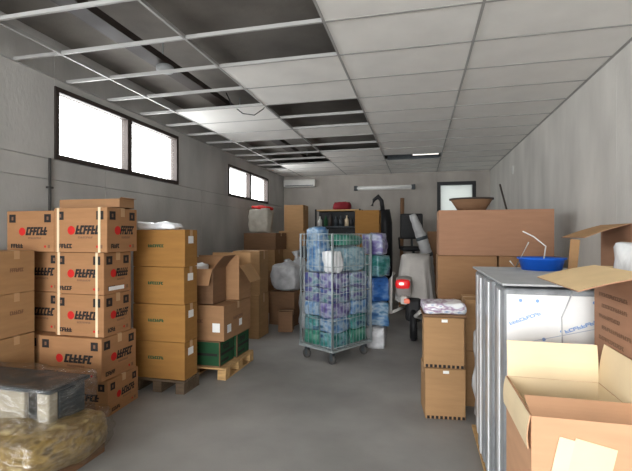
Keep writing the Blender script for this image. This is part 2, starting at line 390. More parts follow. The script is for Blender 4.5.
def carton(label, x, y, z, w, d, h, mt=None, rz=0, group=None, style=None, tape=True, sticker=None, bands=False, name='cardboard_box', cat='box'):
    """closed carton; x, y = centre, z = base"""
    mt = mt or CARD
    t = thing(name, label, cat, (x, y, z), rz, group); rnd = random.Random(int(x*991+y*373+z*77))
    m = MB(); m.box(-w/2, w/2, -d/2, d/2, 0, h-.003, bev=.006)
    mats = [mt, INK, REDINK, GREYINK, GREENINK, BLUEINK]
    T = lambda a, b: (a, b, h-.003+E*.5)
    rect(m, T, -w/2+.004, w/2-.004, -.002, .002, 1)            # the seam between the top flaps
    if style == 'brand':
        for s, wd in (('F', w), ('R', d)): brand_print(m, faceF(s, w, d), wd, h, rnd)
    elif style == 'line':
        for s, wd in (('F', w), ('R', d)):
            letters(m, faceF(s, w, d), -wd*.18, h*.5, wd*.36, h*.09, 7, 3, rnd)
    elif style == 'greenline':
        letters(m, faceF('F', w, d), -w*.2, h*.52, w*.3, h*.08, 7, 4, rnd)
    elif style == 'green':
        for s, wd in (('F', w), ('R', d)):
            F = faceF(s, w, d); rect(m, F, -wd/2+.01, wd/2-.01, .015, h-.015, 4)
            G = (lambda FF: lambda a, b: tuple(c + (-.0006 if i == 1 and s == 'F' else .0006 if i == 0 and s == 'R' else 0) for i, c in enumerate(FF(a, b))))(F)
            rect(m, G, -wd/2+.03, wd/2-.03, h*.42, h*.52, 1); letters(m, G, -wd*.3, h*.62, wd*.45, h*.2, 7, 1, rnd); rect(m, G, -wd/2+.03, wd*.1, h*.15, h*.25, 1)
    elif style == 'text':
        F = faceF('L', w, d)
        for i in range(5): letters(m, F, -d*.42+.02*(i%2), h*.72-i*h*.13, d*.5, h*.06, 11, 3, rnd)
    elif style == 'logo':
        F = faceF('F', w, d); disc(m, F, w*.1, h*.6, h*.08, 2); letters(m, F, w*.17, h*.53, w*.25, h*.13, 4, 1, rnd); rect(m, F, w*.33, w*.42, h*.12, h*.28, 1)
    m.build('body', mats, t)
    if tape:
        m = MB(); tw = .026
        m.box(-w/2-.001, w/2+.001, -tw, tw, h-.0022, h-.0004)
        m.box(w/2+.0006, w/2+.002, -tw, tw, h*.8, h-.0004); m.box(-w/2-.002, -w/2-.0006, -tw, tw, h*.8, h-.0004)
        m.build('packing_tape', TAPE, t)
    if sticker:
        for s, a, b, sw, sh in sticker:
            F = faceF(s, w, d); m = MB()
            if s == 'R': m.box(w/2+.001, w/2+.0025, a, a+sw, b, b+sh)
            elif s == 'F': m.box(a, a+sw, -d/2-.0025, -d/2-.001, b, b+sh)
            m.build('paper_label', WHITEP, t)
    if bands:
        for a in (-w*.42, w*.36):
            m = MB(); m.box(a-.012, a+.012, -d/2-.003, d/2+.003, .0, h-.0003); m.build('strap', TAPEP, t)
    return t
def open_carton(label, x, y, z, w, d, h, flaps, mt=None, inm=None, rz=0, group=None, fl=None, style=None, sides=('F','B','L','R')):
    """open-topped carton; flaps = {side: angle}; 0 = folded straight out, 90 = straight up, negative = hanging"""
    mt = mt or CARD; inm = inm or mt
    t = thing('open_box', label, 'box', (x, y, z), rz, group); th = .006; m = MB(); rnd = random.Random(5)
    def wall(x0, x1, y0, y1):
        m.box(x0, x1, y0, y1, 0, h)
    m.box(-w/2, w/2, -d/2, d/2, 0, th)
    wall(-w/2, w/2, -d/2, -d/2+th); wall(-w/2, w/2, d/2-th, d/2); wall(-w/2, -w/2+th, -d/2+th, d/2-th); wall(w/2-th, w/2, -d/2+th, d/2-th)
    e = .0008                                                     # paper lining on the inner faces
    m.quad([(-w/2+th, -d/2+th+e, th), (w/2-th, -d/2+th+e, th), (w/2-th, -d/2+th+e, h), (-w/2+th, -d/2+th+e, h)], 1)
    m.quad([(-w/2+th, d/2-th-e, th), (w/2-th, d/2-th-e, th), (w/2-th, d/2-th-e, h), (-w/2+th, d/2-th-e, h)], 1)
    m.quad([(-w/2+th+e, -d/2+th, th), (-w/2+th+e, d/2-th, th), (-w/2+th+e, d/2-th, h), (-w/2+th+e, -d/2+th, h)], 1)
    m.quad([(w/2-th-e, -d/2+th, th), (w/2-th-e, d/2-th, th), (w/2-th-e, d/2-th, h), (w/2-th-e, -d/2+th, h)], 1)
    m.quad([(-w/2+th, -d/2+th, th+e), (w/2-th, -d/2+th, th+e), (w/2-th, d/2-th, th+e), (-w/2+th, d/2-th, th+e)], 1)
    if style == 'text':
        F = faceF('L', w, d)
        for i in range(5): letters(m, F, -d*.40+.03*(i%2), h-.13-i*.048, d*(.5-.06*(i%3)), .017, 15, 3, rnd, .6)
    m.build('body', [mt, inm, INK, GREYINK], t)
    fl = fl or .48*min(w, d)
    for s in sides:
        if s not in flaps: continue
        L = fl; a = flaps[s]
        if isinstance(a, tuple): a, L = a
        hwid = (w if s in 'FB' else d)/2-.004; nseg = 6
        m = MB()
        # built pointing along +x from the hinge, slightly curved
        for lay, mi in ((0, 0), (1, 1)):
            pts = []
            for i in range(nseg+1):
                u = L*i/nseg; zz = .006*math.sin(PI*i/nseg) + (.004 if lay else 0)
                pts.append((u, zz))
            for i in range(nseg):
                m.quad([(pts[i][0], -hwid, pts[i][1]), (pts[i+1][0], -hwid, pts[i+1][1]), (pts[i+1][0], hwid, pts[i+1][1]), (pts[i][0], hwid, pts[i][1])], mi)
        for sgn in (-1, 1):
            for i in range(nseg):
                u0, u1 = L*i/nseg, L*(i+1)/nseg; z0, z1 = .006*math.sin(PI*i/nseg), .006*math.sin(PI*(i+1)/nseg)
                m.quad([(u0, sgn*hwid, z0), (u1, sgn*hwid, z1), (u1, sgn*hwid, z1+.004), (u0, sgn*hwid, z0+.004)], 0)
        m.quad([(L, -hwid, 0), (L, hwid, 0), (L, hwid, .004), (L, -hwid, .004)], 0)
        ang = {'R': 0, 'B': 90, 'L': 180, 'F': 270}[s]
        pos = {'R': (w/2, 0, h), 'L': (-w/2, 0, h), 'F': (0, -d/2, h), 'B': (0, d/2, h)}[s]
        o = m.build('flap', [mt, inm], t)
        o.matrix_local = Matrix.Translation(pos) @ Matrix.Rotation(R(ang), 4, 'Z') @ Matrix.Rotation(-R(a), 4, 'Y')
    return t
def pallet(label, x, y, w, d, rz=0, h=.13, mt=None):
    mt = mt or WOOD
    t = thing('wooden_pallet', label, 'pallet', (x, y, 0), rz, 'wooden pallets under the boxes')
    m = MB(); n = 6; g = d/n
    for i in range(n): m.box(-w/2, w/2, -d/2+i*g+.006, -d/2+(i+1)*g-.006, h-.022, h, bev=.002, seg=1)
    m.build('deck', mt, t)
    for a in (-w/2+.05, 0, w/2-.05):
        for b in (-d/2+.06, 0, d/2-.06):
            m = MB(); m.box(a-.05, a+.05, b-.06, b+.06, .02, h-.022, bev=.003, seg=1); m.build('block', mt, t)
    for a in (-w/2+.05, 0, w/2-.05):
        m = MB(); m.box(a-.05, a+.05, -d/2, d/2, 0, .02); m.build('runner', mt, t)
    return t
def XY(x0, x1, y0, y1): return ((x0+x1)/2, (y0+y1)/2, x1-x0, y1-y0)

# ---- near stack of plain cartons at the edge, by the wall
GN = 'plain brown cartons in the nearest stack by the window wall'
lab = ['plain brown carton with faded print, topmost of the low stack by the wall',
       'plain brown carton second from the top of the low wall stack',
       'carton with red spot logo, second from the floor in the low wall stack',
       'carton on the floor under the low wall stack behind the film-wrapped load']
x, y, ww, dd = XY(-3.81, -3.36, 2.72, 3.07)
for i, z in enumerate((1.105, .74, .37, 0)):
    carton(lab[i], x, y, z, ww, dd, .365, CARD_T, 0, GN, 'logo' if i >= 2 else 'line')
# ---- printed brand cartons
GB = 'cartons printed with black squares and a red spot'
def bc(label, x0, x1, y0, y1, z0, z1, rz=0, **k):
    x, y, ww, dd = XY(x0, x1, y0, y1); return carton(label, x, y, z0, ww, dd, z1-z0, CARD_B, rz, GB, 'brand', **k)
bc('printed carton on the floor at the aisle corner of the tall red-logo stack', -3.28, -2.67, 3.13, 3.58, 0, .32, R(4))
bc('printed carton on the floor between the wall and the tall red-logo stack', -3.81, -3.36, 3.13, 3.55, 0, .32)
bc('wide printed carton second from the floor in the red-logo stack', -3.34, -2.68, 3.10, 3.56, .32, .70)
bc('printed carton second from floor against the wall behind the low stack', -3.82, -3.36, 3.12, 3.56, .32, .70)
bc('printed carton at the middle height of the tall red-logo stack', -3.21, -2.69, 3.14, 3.50, .70, 1.075, bands=True)
bc('printed carton at the middle height, in the red-logo column touching the wall', -3.75, -3.23, 3.22, 3.55, .70, 1.075)
bc('printed carton with white tape scrap, second from top of the red-logo stack', -3.21, -2.69, 3.14, 3.50, 1.075, 1.45, bands=True, sticker=[('R', -.12, .03, .2, .035)])
bc('printed carton second from top in the red-logo column touching the wall', -3.75, -3.23, 3.22, 3.55, 1.075, 1.45)
bc('printed carton highest on the aisle corner of the red-logo stack', -3.2, -2.64, 3.12, 3.52, 1.45, 1.85, bands=True)
bc('printed carton highest in the red-logo column touching the wall', -3.76, -3.22, 3.14, 3.52, 1.45, 1.83)
open_carton('shallow empty brown carton tray lying open on top of the red-logo stack', -2.98, 3.39, 1.853, .66, .2, .085, {'R': (10, .03)}, CARD)

# ---- four orange-brown cartons
pallet('wooden pallet under the tall orange-brown four-box column', -2.60, 3.93, .62, .30, mt=OLDWOOD)
GO = 'orange-brown cartons in a column on a pallet'
for i, s in enumerate(('lowest box of the orange-brown column, on the pallet', 'second box up in the orange-brown column', 'third box up in the orange-brown column', 'topmost box of the orange-brown column, under crumpled film')):
    carton(s, -2.60, 3.93, .13+i*.383, .60, .25, .383, CARD_O, R((0,1,-1,.6)[i]), GO, 'greenline', sticker=[('R', -.06, .24, .1, .075)])
m = MB(); m.blob(.42, .2, .06, .4, .04, 9, 4, 10, fine=.03); tag(m.build('plastic_film', WHITEFILM, None, (-2.64, 3.93, .13+4*.383+.003)), 'crumpled white film lying on the orange-brown column', 'film')

# ---- pallet with green boxes
pallet('pale wooden pallet carrying the green-and-black boxes', -2.5, 4.66, .86, .8)
GG = 'dark green and black printed boxes on the pallet'
carton('dark green printed box at the front of the pallet', -2.52, 4.46, .13, .74, .36, .29, CARD_D, 0, GG, 'green', tape=False)
carton('dark green printed box at the rear of the pallet', -2.5, 4.85, .13, .76, .36, .29, CARD_D, 0, GG, 'green', tape=False)
carton('wide brown carton with white labels lying across the green boxes', -2.5, 4.66, .42, .80, .76, .40, CARD, 0, None, 'line', sticker=[('F', .26, .1, .09, .1), ('R', -.3, .08, .1, .09), ('R', .02, .1, .08, .08)])
open_carton('open brown carton with ragged flaps, nearer one on the pallet', -2.56, 4.47, .82, .62, .32, .40, {'F': (-62, .2), 'R': (48, .2), 'L': (30, .18), 'B': (92, .12)}, CARD_D, CARD)
open_carton('open brown carton with upright flaps, farther one on the pallet', -2.36, 4.84, .82, .54, .36, .42, {'F': (91, .12), 'R': (-55, .24), 'L': (70, .1), 'B': (88, .14)}, CARD, CARD_T)
m = MB(); m.blob(.26, .2, .16, .5, .05, 9, 14, 9, fine=.03); tag(m.build('plastic_film', WHITEFILM, None, (-2.56, 4.47, 1.10)), 'crumpled clear wrap showing in the ragged open carton', 'film')

# ---- tall tan cartons and piled things further along the window wall
GT = 'tan cartons beyond the pallet of green boxes'
carton('tan carton on the floor beyond the green-box pallet', -2.62, 6.3, 0, .44, .44, .68, CARD_T, 0, GT)
carton('upper tan carton beyond the green-box pallet, level with the open flaps', -2.62, 6.3, .68, .44, .44, .68, CARD_T, R(3), GT)
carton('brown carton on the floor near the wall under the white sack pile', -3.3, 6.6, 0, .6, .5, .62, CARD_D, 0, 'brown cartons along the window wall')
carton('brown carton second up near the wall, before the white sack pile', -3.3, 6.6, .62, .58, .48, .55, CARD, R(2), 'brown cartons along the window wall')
GS = 'brown cartons carrying the white sack'
for i, s in enumerate(('lowest', 'second', 'third')):
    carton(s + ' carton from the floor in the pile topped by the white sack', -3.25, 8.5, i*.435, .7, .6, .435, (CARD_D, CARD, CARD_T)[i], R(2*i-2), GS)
carton('dull brown flat carton directly beneath the white sack', -3.2, 8.5, 1.305, .72, .62, .35, CARD_D, R(-3), GS)
t = thing('white_sack', 'bulging white sack with red top on the cartons under the small window', 'sack', (-3.3, 8.5, 1.656))
m = MB(); m.blob(.44, .4, .52, .3, .06, 5, 8, 9, fine=.03); m.build('sack_body', mat('sack_weave', (176,170,158), .8, .12, 8, bump=.3), t)
m = MB(); m.blob(.4, .36, .07, .5, .05, 8, 9, 8, M=Matrix.Translation((.02, 0, .5)) @ Matrix.Rotation(R(6), 4, 'Y')); tag(m.build('red_cover', REDINK, t), 'red cloth top', None)
GX = 'light brown cartons in the far column'
for i, s in enumerate(('lowest carton', 'second carton from the floor', 'third carton from the floor')):
    carton(s + ' of the far light brown column', -2.72, 9.15, i*.43, .56, .5, .43, CARD_T, 0, GX)
carton('light brown carton just below the top of the far column', -2.74, 9.15, 1.29, .6, .5, .41, CARD_T, R(1), GX)
carton('light brown carton topmost in the far column, nearest the ceiling', -2.70, 9.15, 1.70, .44, .44, .58, CARD_T, 0, GX, bands=False)
# junk before it
carton('small brown carton on the floor among the silver bags', -2.17, 6.75, 0, .24, .26, .34, CARD_D, R(10))
carton('dark carton under the silver bag heap', -2.35, 7.35, 0, .5, .45, .6, CARD_D, R(-8))
def bag(label, x, y, z, w, d, h, mt, seed, rz=0, cat='bag', name='plastic_bag', group=None, tie=True, k=.55, amp=.05):
    t = thing(name, label, cat, (x, y, z), rz, group)
    m = MB(); m.blob(w, d, h, k, amp, 5, seed, 9, fine=amp*.6); m.build('bag_body', mt, t)
    if tie:
        m = MB(); m.tube([(0, 0, h*.98), (.01, 0, h*1.04), (0, .01, h*1.1)], [w*.1, w*.05, w*.13], 10); m.build('tied_neck', mt, t)
    return t
bag('silver plastic bag slumped on top of the dark carton heap', -2.35, 7.35, .6, .5, .44, .5, SILVER, 21, 0)
bag('silver bag leaning by the small carton on the floor', -1.85, 6.98, 0, .28, .3, .62, SILVER, 22, .4)
t = thing('plastic_bag', 'long silver bag slumped diagonally before the black bin bag', 'bag', (-2.02, 7.83, 0), 0)
m = MB(); m.blob(.3, .3, 1.15, .5, .06, 5, 77, 10, fine=.03, M=Matrix.Rotation(R(-14), 4, 'Y')); m.build('bag_body', SILVER, t)
m = MB(); m.tube([(-.27, 0, 1.1), (-.29, 0, 1.2), (-.31, 0, 1.3)], [.07, .035, .08], 10); m.build('tied_neck', SILVER, t)
bag('black bin bag behind the silver bags', -2.2, 8.45, 0, .5, .42, 1.0, BLACK, 23, .2)
bag('dark grey bag lying on the black bin bag', -2.15, 8.45, 1.12, .46, .4, .26, CHAR, 24, .8, tie=False)
carton('carton under the dark grey bag, behind the wire trolley', -1.45, 7.5, 0, .5, .45, .55, CARD_D, R(6))
bag('pale plastic bag on the carton behind the wire trolley', -1.45, 7.5, .55, .46, .4, .5, WHITEFILM, 25)

# dark shelf of bottles at the back
t = thing('shelf_rack', 'dark metal shelf rack of bottles against the back wall', 'shelf', (-1.95, 10.4, 0))
for sx in (-.55, .55):
    for sy in (-.22, .22):
        m = MB(); m.box(sx-.02, sx+.02, sy-.02, sy+.02, 0, 2.25); m.build('post', BLACK, t)
for z in (.3, .9, 1.35, 1.8, 2.21):
    m = MB(); m.box(-.55, .55, -.23, .23, z, z+.03); m.build('shelf', CHAR if z < 2 else WOOD, t)
m = MB(); m.box(-.55, .55, .225, .235, 0, 2.25); m.build('back_panel', BLACK, t)
rnd = random.Random(11)
def bottle(x, y, z, h, mt, label):
    m = MB(); r = .05; m.lathe([(.001, 0), (r, 0), (r, h*.6), (r*.4, h*.78), (r*.36, h*.95), (r*.42, h), (.001, h)], 12)
    return tag(m.build('bottle', mt, None, (x, y, z)), label, 'bottle', 'bottles on the dark shelf rack')
hues = [WHITEPL, CHAR, BLACK, GREENINK, CHAR, WHITEPL, DARKFR, TAPEP]
for j, (zz, nm) in enumerate(((1.83, 'upper'), (1.38, 'lower'))):
    for i in range(8):
        bottle(-2.42+i*.134, 10.3+.05*(i%2), zz, rnd.uniform(.2, .32), hues[(i*3+j*2) % 8], 'one of the small bottles in the %s row on the dark shelf rack' % nm)['group'] = 'bottles in the %s row of the dark shelf rack' % nm
bag('dark red bag heaped on top of the shelf rack', -1.88, 10.4, 2.24, .4, .34, .2, mat('red_cloth', (120,30,38), .8), 31, tie=False)
GF = 'orange-brown cartons stacked at the back'
for i, s in enumerate(('lowest', 'second', 'third')): carton(s + ' orange-brown carton from the floor behind the wire trolley', -1.05, 9.3, i*.53, .52, .5, .53, CARD_O, R(i*2-2), GF)
carton('orange-brown carton standing highest behind the wire trolley', -1.09, 9.3, 1.59, .52, .46, .56, CARD_O, 0, GF)

# black upright bag with hooked handle, swivel chair on crate, brown pole
t = thing('golf_bag', 'black upright tube bag with hooked top beside the swivel chair', 'bag', (-.78, 10.0, 0), 0)
m = MB(); m.tube([(0,0,0), (0,0,.1), (.02,0,1.2), (.0,0,1.9), (-.03,0,2.2)], [.16,.17,.16,.17,.15], 14); m.build('tube_body', BLACK, t)
m = MB(); m.tube([(-.05,0,2.2), (-.08,0,2.42), (-.16,0,2.52), (-.26,0,2.44), (-.3,0,2.3)], [.05,.05,.06,.04,.03], 10); m.build('hook_handle', BLACK, t)
m = MB(); m.tube([(0,0,0), (.03,0,2.5)], .035, 10, r2=.05)
tag(m.build('wooden_pole', CARD_D, None, (-.42, 10.3, 0)), 'brown wooden pole standing behind the black swivel chair', 'pole')
carton('dark carton under the black swivel chair', -.12, 9.6, 0, .62, .6, .8, CARD_D)
t = thing('swivel_chair', 'black swivel chair standing on a carton below the wall light', 'chair', (-.12, 9.6, .8), R(8))
m = MB(); m.box(-.27, .27, -.25, .25, .46, .56, bev=.03); m.build('seat', BLACK, t)
m = MB(); m.box(-.27, .24, .2, .28, .72, 1.3, bev=.035); m.build('backrest', BLACK, t)
m = MB(); m.tube([(0, .2, .5), (0, .3, .56), (0, .3, .85)], .025); m.build('back_bracket', CHAR, t)
m = MB(); m.tube([(0,0,.1), (0,0,.46)], .03); m.build('column', CHAR, t)
for i in range(5):
    a = 2*PI*i/5; m = MB(); m.tube([(0,0,.12), (.27*math.cos(a), .27*math.sin(a), .06)], .022); m.tube([(.27*math.cos(a), .27*math.sin(a), .0), (.27*math.cos(a), .27*math.sin(a), .06)], .025); m.build('leg', CHAR, t)
for s in (-1, 1):
    m = MB(); m.tube([(s*.29, .1, .5), (s*.31, .1, .74), (s*.31, -.15, .75)], .022); m.build('armrest', BLACK, t)
# pale ribbed hose standing tilted, brown carton by the door
t = thing('ribbed_hose', 'pale grey thick hose with dark bands leaning over the covered scooter', 'hose', (-.02, 7.75, 0))
P = [Vector((.14, 0, 0)), Vector((.2, 0, .8)), Vector((.16, 0, 1.25)), Vector((.07, 0, 1.55)), Vector((-.1, 0, 1.98))]
m = MB(); pts = []; rr = []
for i in range(len(P)-1):
    for j in range(6):
        pts.append(P[i].lerp(P[i+1], j/6)); rr.append((.095 if i < 3 else .095-.04*j/6) + (.008 if j % 2 else 0))
pts.append(P[-1]); rr.append(.055)
m.tube(pts, rr, 14); m.build('hose_body', mat('grey_hose', (150,150,150), .5), t)
for q, r_ in ((P[3], .106), (P[2], .108)):
    m = MB(); d_ = Vector((-.3, 0, 1)).normalized()*.03; m.tube([q-d_, q+d_], r_, 14); m.build('dark_band', CHAR, t)
GD = 'dull brown cartons in the corner by the dark door'
for i, s in enumerate(('lowest', 'middle')): carton(s + ' dull brown carton before the dark door frame', .42, 8.4, i*.55, .5, .5, .55, CARD_D, 0, GD)
carton('topmost dull brown carton before the dark door frame', .40, 8.4, 1.1, .48, .5, .58, CARD_D, 0, GD)

# ------------------------------------------------------------------ wire roll trolley with bagged packs
def local(o_, a): return Matrix.Translation(o_) @ Matrix.Rotation(a, 4, 'Z')
AX = R(60); LX, LY = .80, .60
t = thing('roll_cage', 'tall zinc wire roll trolley filled with blue and teal packs', 'trolley', (-1.01, 4.99, 0), AX)
# local frame: x along the long side from 0 to LX, y along the short side from 0 to LY
m = MB(); m.box(0, LX, 0, LY, .165, .19, bev=.005); 
for i in range(9): m.box(.02+i*.09, .05+i*.09, .02, LY-.02, .19, .197)
m.build('base_deck', STEEL, t)
def wire_panel(p0, p1, n):
    m = MB(); p0 = Vector(p0); p1 = Vector(p1); z0, z1 = .2, 1.62; r_ = .0034
    m.tube([p0+Vector((0,0,.18)), p0+Vector((0,0,z1)), p1+Vector((0,0,z1)), p1+Vector((0,0,.18))], .0105, 8)
    for i in range(1, n):
        q = p0.lerp(p1, i/n); m.tube([q+Vector((0,0,z0)), q+Vector((0,0,z1))], r_, 6)
    for k in range(5):
        z = z0+.02+k*.33; m.tube([p0+Vector((0,0,z)), p1+Vector((0,0,z))], .0042, 6)
    m.build('wire_side', STEEL, t)
wire_panel((.013, .013, 0), (LX-.013, .013, 0), 12)
wire_panel((.013, LY-.013, 0), (LX-.013, LY-.013, 0), 12)
wire_panel((LX-.013, .03, 0), (LX-.013, LY-.03, 0), 8)
wire_panel((.013, .03, 0), (.013, LY-.03, 0), 8)
for a in (.08, LX-.08):
    for b in (.08, LY-.08):
        m = MB(); m.box(a-.035, a+.035, b-.035, b+.035, .15, .165); m.box(a-.03, a-.024, b-.02, b+.02, .05, .15); m.box(a+.024, a+.03, b-.02, b+.02, .05, .15)
        c = m.build('caster', CHAR, t)
        m = MB(); m.lathe([(.001,-.02), (.055,-.02), (.06,-.01), (.06,.01), (.055,.02), (.001,.02)], 18, Matrix.Translation((a, b+.01, .06)) @ Matrix.Rotation(R(90), 4, 'Y')); m.build('wheel', RUB, c)
Mc = local((-1.01, 4.99, 0), AX)
GP = 'shrink-wrapped blue, teal and purple packs inside the wire trolley'
pm = [[TEALF, GREENF], [BLUEF, TEALF], [PURPF, BLUEF], [MIXF, MIXF], [PURPF, MIXF], [CLEARB, BLUEF], ]
nm = ['bottom', 'second', 'third', 'fourth', 'fifth', 'sixth']
for k in range(5):
    for i in range(2):
        for j in range(2):
            p = Mc @ Vector((.215+i*.37, .165+j*.27, .2+k*.185))
            o = MB(); o.blob(.335, .24, .183, .25, .02, 9, k*5+i*2+j, 8, fine=.012)
            side = (('aisle corner', 'far end')[i], ('near', 'back')[j])
            tag(o.build('wrapped_pack', (pm[k][i] if j == 0 else pm[k][1-i]), None, p, (0, 0, AX)), 'wrapped pack in the %s layer of the wire trolley, %s, %s side' % (nm[k], side[0], 'aisle' if j == 0 else 'window'), 'pack', GP)
p = Mc @ Vector((.16, .41, 1.13)); 
o = MB(); o.blob(.22, .24, .58, .3, .03, 6, 41, 10, fine=.03)
tag(o.build('blue_bag', BLUEF, None, p, (0, 0, AX)), 'tall pale blue plastic bag rising above the trolley rim', 'bag')
p = Mc @ Vector((.135, .135, 1.13))
o = MB(); o.blob(.19, .19, .28, .45, .03, 6, 42, 10, fine=.03)
tag(o.build('clear_bag', WHITEFILM, None, p, (0, 0, AX)), 'milky clear bag beside the tall blue bag in the trolley', 'bag')
p = Mc @ Vector((.54, .3, 1.13))
o = MB(); o.blob(.4, .44, .32, .3, .03, 6, 43, 10, fine=.02)
tag(o.build('clear_bag', mottled('pale_blue_packs', [(116,146,158), (150,176,184), (98,136,152), (176,190,196)]), None, p, (0, 0, AX)), 'broad pale blue clear bag in the upper half of the trolley', 'bag')
p = Mc @ Vector((.55, .3, 1.47))
o = MB(); o.blob(.4, .4, .14, .45, .03, 7, 44, 9, fine=.02)
tag(o.build('green_bag', GREENF, None, p, (0, 0, AX)), 'green plastic bag lying highest in the trolley', 'bag')
# bundles stacked behind its corner
GQ = 'wrapped bundles piled behind the trolley corner'
z = 0
for k, (h, mt, s) in enumerate(((.3, SILVER, 'grey bundle at the floor'), (.34, BLUEF, 'blue bundle second from the floor'), (.34, mottled('deep_blue', [(30,66,122),(44,94,160),(100,134,180)]), 'deep blue bundle midway up'), (.3, TEALF, 'teal bundle below the top'), (.3, PURPF, 'lilac bundle on top'))):
    o = MB(); o.blob(.3, .3, h, .2, .025, 7, 50+k, 9, fine=.02)
    tag(o.build('wrapped_bundle', mt, None, (-.62+.01*(k%2), 6.12, z), (0, 0, R(20*k))), s + ' of the pile behind the trolley corner', 'bundle', GQ); z += h+.012

# ------------------------------------------------------------------ covered scooter with red tail light
t = thing('scooter', 'white scooter under a pale cover with red tail light', 'scooter', (-.1, 6.35, 0))
def sheet_blob(w, d, h, seed, M=None):
    m = MB(); bm = m.bm; n, k = 64, 12; rings = []
    for i in range(k+1):
        f = i/k; ring = []
        for j in range(n):
            a = 2*PI*j/n; c, s_ = math.cos(a), math.sin(a)
            e = .55; px = math.copysign(abs(c)**e, c); py = math.copysign(abs(s_)**e, s_)
            fold = 1 + (.05*math.sin(a*11+seed)+.035*math.sin(a*23+2*seed))*f
            sc = (.74+.26*f)*fold if i else .74
            z = h*(1-f) + .04*h*math.sin(a*3+seed)*(1-f)
            ring.append(bm.verts.new((px*w/2*sc, py*d/2*sc, z)))
        rings.append(ring)
    for i in range(k):
        for j in range(n):
            fc = bm.faces.new((rings[i][j], rings[i][(j+1)%n], rings[i+1][(j+1)%n], rings[i+1][j])); fc.smooth = True
    c0 = bm.verts.new((0, 0, h*1.04))
    for j in range(n): bm.faces.new((rings[0][j], rings[0][(j+1)%n], c0)).smooth = True
    if M is not None:
        for v in bm.verts: v.co = M @ v.co
    return m
m = sheet_blob(.6, 1.05, .70, 2, Matrix.Translation((.04, .66, .58))); m.build('cover_sheet', CLOTH, t)
m = MB(); m.blob(.24, .5, .3, .5, .01, 4, 3, 8, M=Matrix.Translation((-.12, .16, .68))); m.build('rear_fairing', mat('grey_fairing', (150,146,142), .5), t)
m = MB(); m.tube([(-.31, -.07, .45), (-.31, -.07, .95), (-.26, -.02, 1.05)], .028, 10); m.tube([(-.31, -.07, .46), (-.1, .3, .5)], .022); m.build('grab_rail', WHITEPL, t)
REDL = emit('red_lens', (190,18,22), .55); ORL = emit('orange_lens', (225,120,95), .35)  # red lens glow stands in for its reflector catching a flash
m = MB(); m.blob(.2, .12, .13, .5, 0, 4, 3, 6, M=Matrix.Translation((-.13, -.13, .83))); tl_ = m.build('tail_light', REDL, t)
m = MB(); m.blob(.07, .03, .04, .6, 0, 4, 3, 5, M=Matrix.Translation((-.145, -.192, .885))); m.build('bright_core', emit('lens_glint', (255,190,180), 1.3), tl_)  # glint of flash on the lens, put in as a glowing core
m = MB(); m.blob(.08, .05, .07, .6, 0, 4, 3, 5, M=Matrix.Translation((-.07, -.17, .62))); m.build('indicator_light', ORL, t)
m = MB(); m.box(-.16, -.06, -.15, .1, .60, .72, bev=.02); m.build('light_bracket', WHITEPL, t)
for y in (.2, 1.15):
    m = MB(); m.lathe([(.06,-.05), (.2,-.055), (.25,-.03), (.255,0), (.25,.03), (.2,.055), (.06,.05)], 28, Matrix.Translation((.02, y, .255)) @ Matrix.Rotation(R(90), 4, 'Y')); wv = m.build('wheel', BLACK, t)
    m = MB(); m.lathe([(.001,-.06), (.055,-.06), (.06,0), (.055,.06), (.001,.06)], 14, Matrix.Translation((.02, y, .255)) @ Matrix.Rotation(R(90), 4, 'Y')); m.build('hub', STEEL, wv)
m = MB(); m.box(-.1, .14, .1, 1.2, .3, .66, bev=.05); m.build('chassis', BLACK, t)
m = MB(); m.tube([(.12, -.1, .5), (.05, -.02, .42), (.2, .1, .36)], .03); m.build('exhaust', WHITEPL, t)

# ------------------------------------------------------------------ the side with the big flat box
GU = 'plain brown cartons under the huge flat carton'
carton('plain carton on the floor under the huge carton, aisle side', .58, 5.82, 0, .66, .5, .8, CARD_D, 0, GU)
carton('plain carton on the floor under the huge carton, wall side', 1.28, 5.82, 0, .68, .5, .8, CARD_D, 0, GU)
carton('taped brown carton directly under the huge carton, aisle side', .58, 5.8, .8, .70, .54, .55, CARD, 0, GU)
carton('brown carton directly under the huge carton, wall side', 1.29, 5.8, .8, .68, .54, .55, CARD, 0, GU)
carton('huge wide brown carton lying on top of the stack by the side wall', .90, 5.8, 1.35, 1.32, .58, .57, CARD_P, 0, None, sticker=None)
t = thing('wicker_tray', 'dark brown flared tray basket on top of the huge carton', 'basket', (.66, 5.78, 1.923))
m = MB(); m.lathe([(.001, 0), (.17, 0), (.20, .05), (.26, .14), (.25, .145), (.18, .05), (.001, .02)], 24, sy=.8); m.build('bowl', CARD_D, t)
m = MB(); m.lathe([(.24, .135), (.275, .138), (.275, .158), (.24, .16)], 24, sy=.8); m.build('rim', DARKFR, t)
m = MB(); m.tube([(0, 0, 0), (-.06, .12, .34)], .012, 6)
tag(m.build('thin_stick', DARKFR, None, (1.08, 5.75, 1.925)), 'thin dark stick poking up from the huge carton', 'stick')
# two banded boxes with papers
GW = 'two tan boxes with dark perforated edges stacked in the aisle'
for i, s in enumerate(('lower tan box with dark notched edge standing on the aisle floor', 'upper tan box of the aisle pair, under the printed papers')):
    t = carton(s, .205, 3.98, i*.445, .34, .34, .443, CARD_T, R(6-4*i), GW)
    m = MB()
    for k in range(9):
        a = -.155+k*.037; m.box(a, a+.022, -.1745, -.1712, .005, .03)
        m.box(.1712, .1745, a, a+.022, .005, .03)
    m.build('dark_edging', INK, t)
    m = MB(); m.box(-.02, .03, -.1735, -.1712, .40, .425); m.build('paper_label', WHITEP, t)
m = MB(); m.box(-.185, .185, -.18, .18, 0, .02, bev=.003); tag(m.build('flat_cardboard', CARD_D, None, (.205, 3.98, .89), (0,0,R(3))), 'loose cardboard lid on the aisle box pair', 'lid')
m = MB(); m.blob(.36, .3, .09, .3, .02, 8, 61, 9, fine=.012)
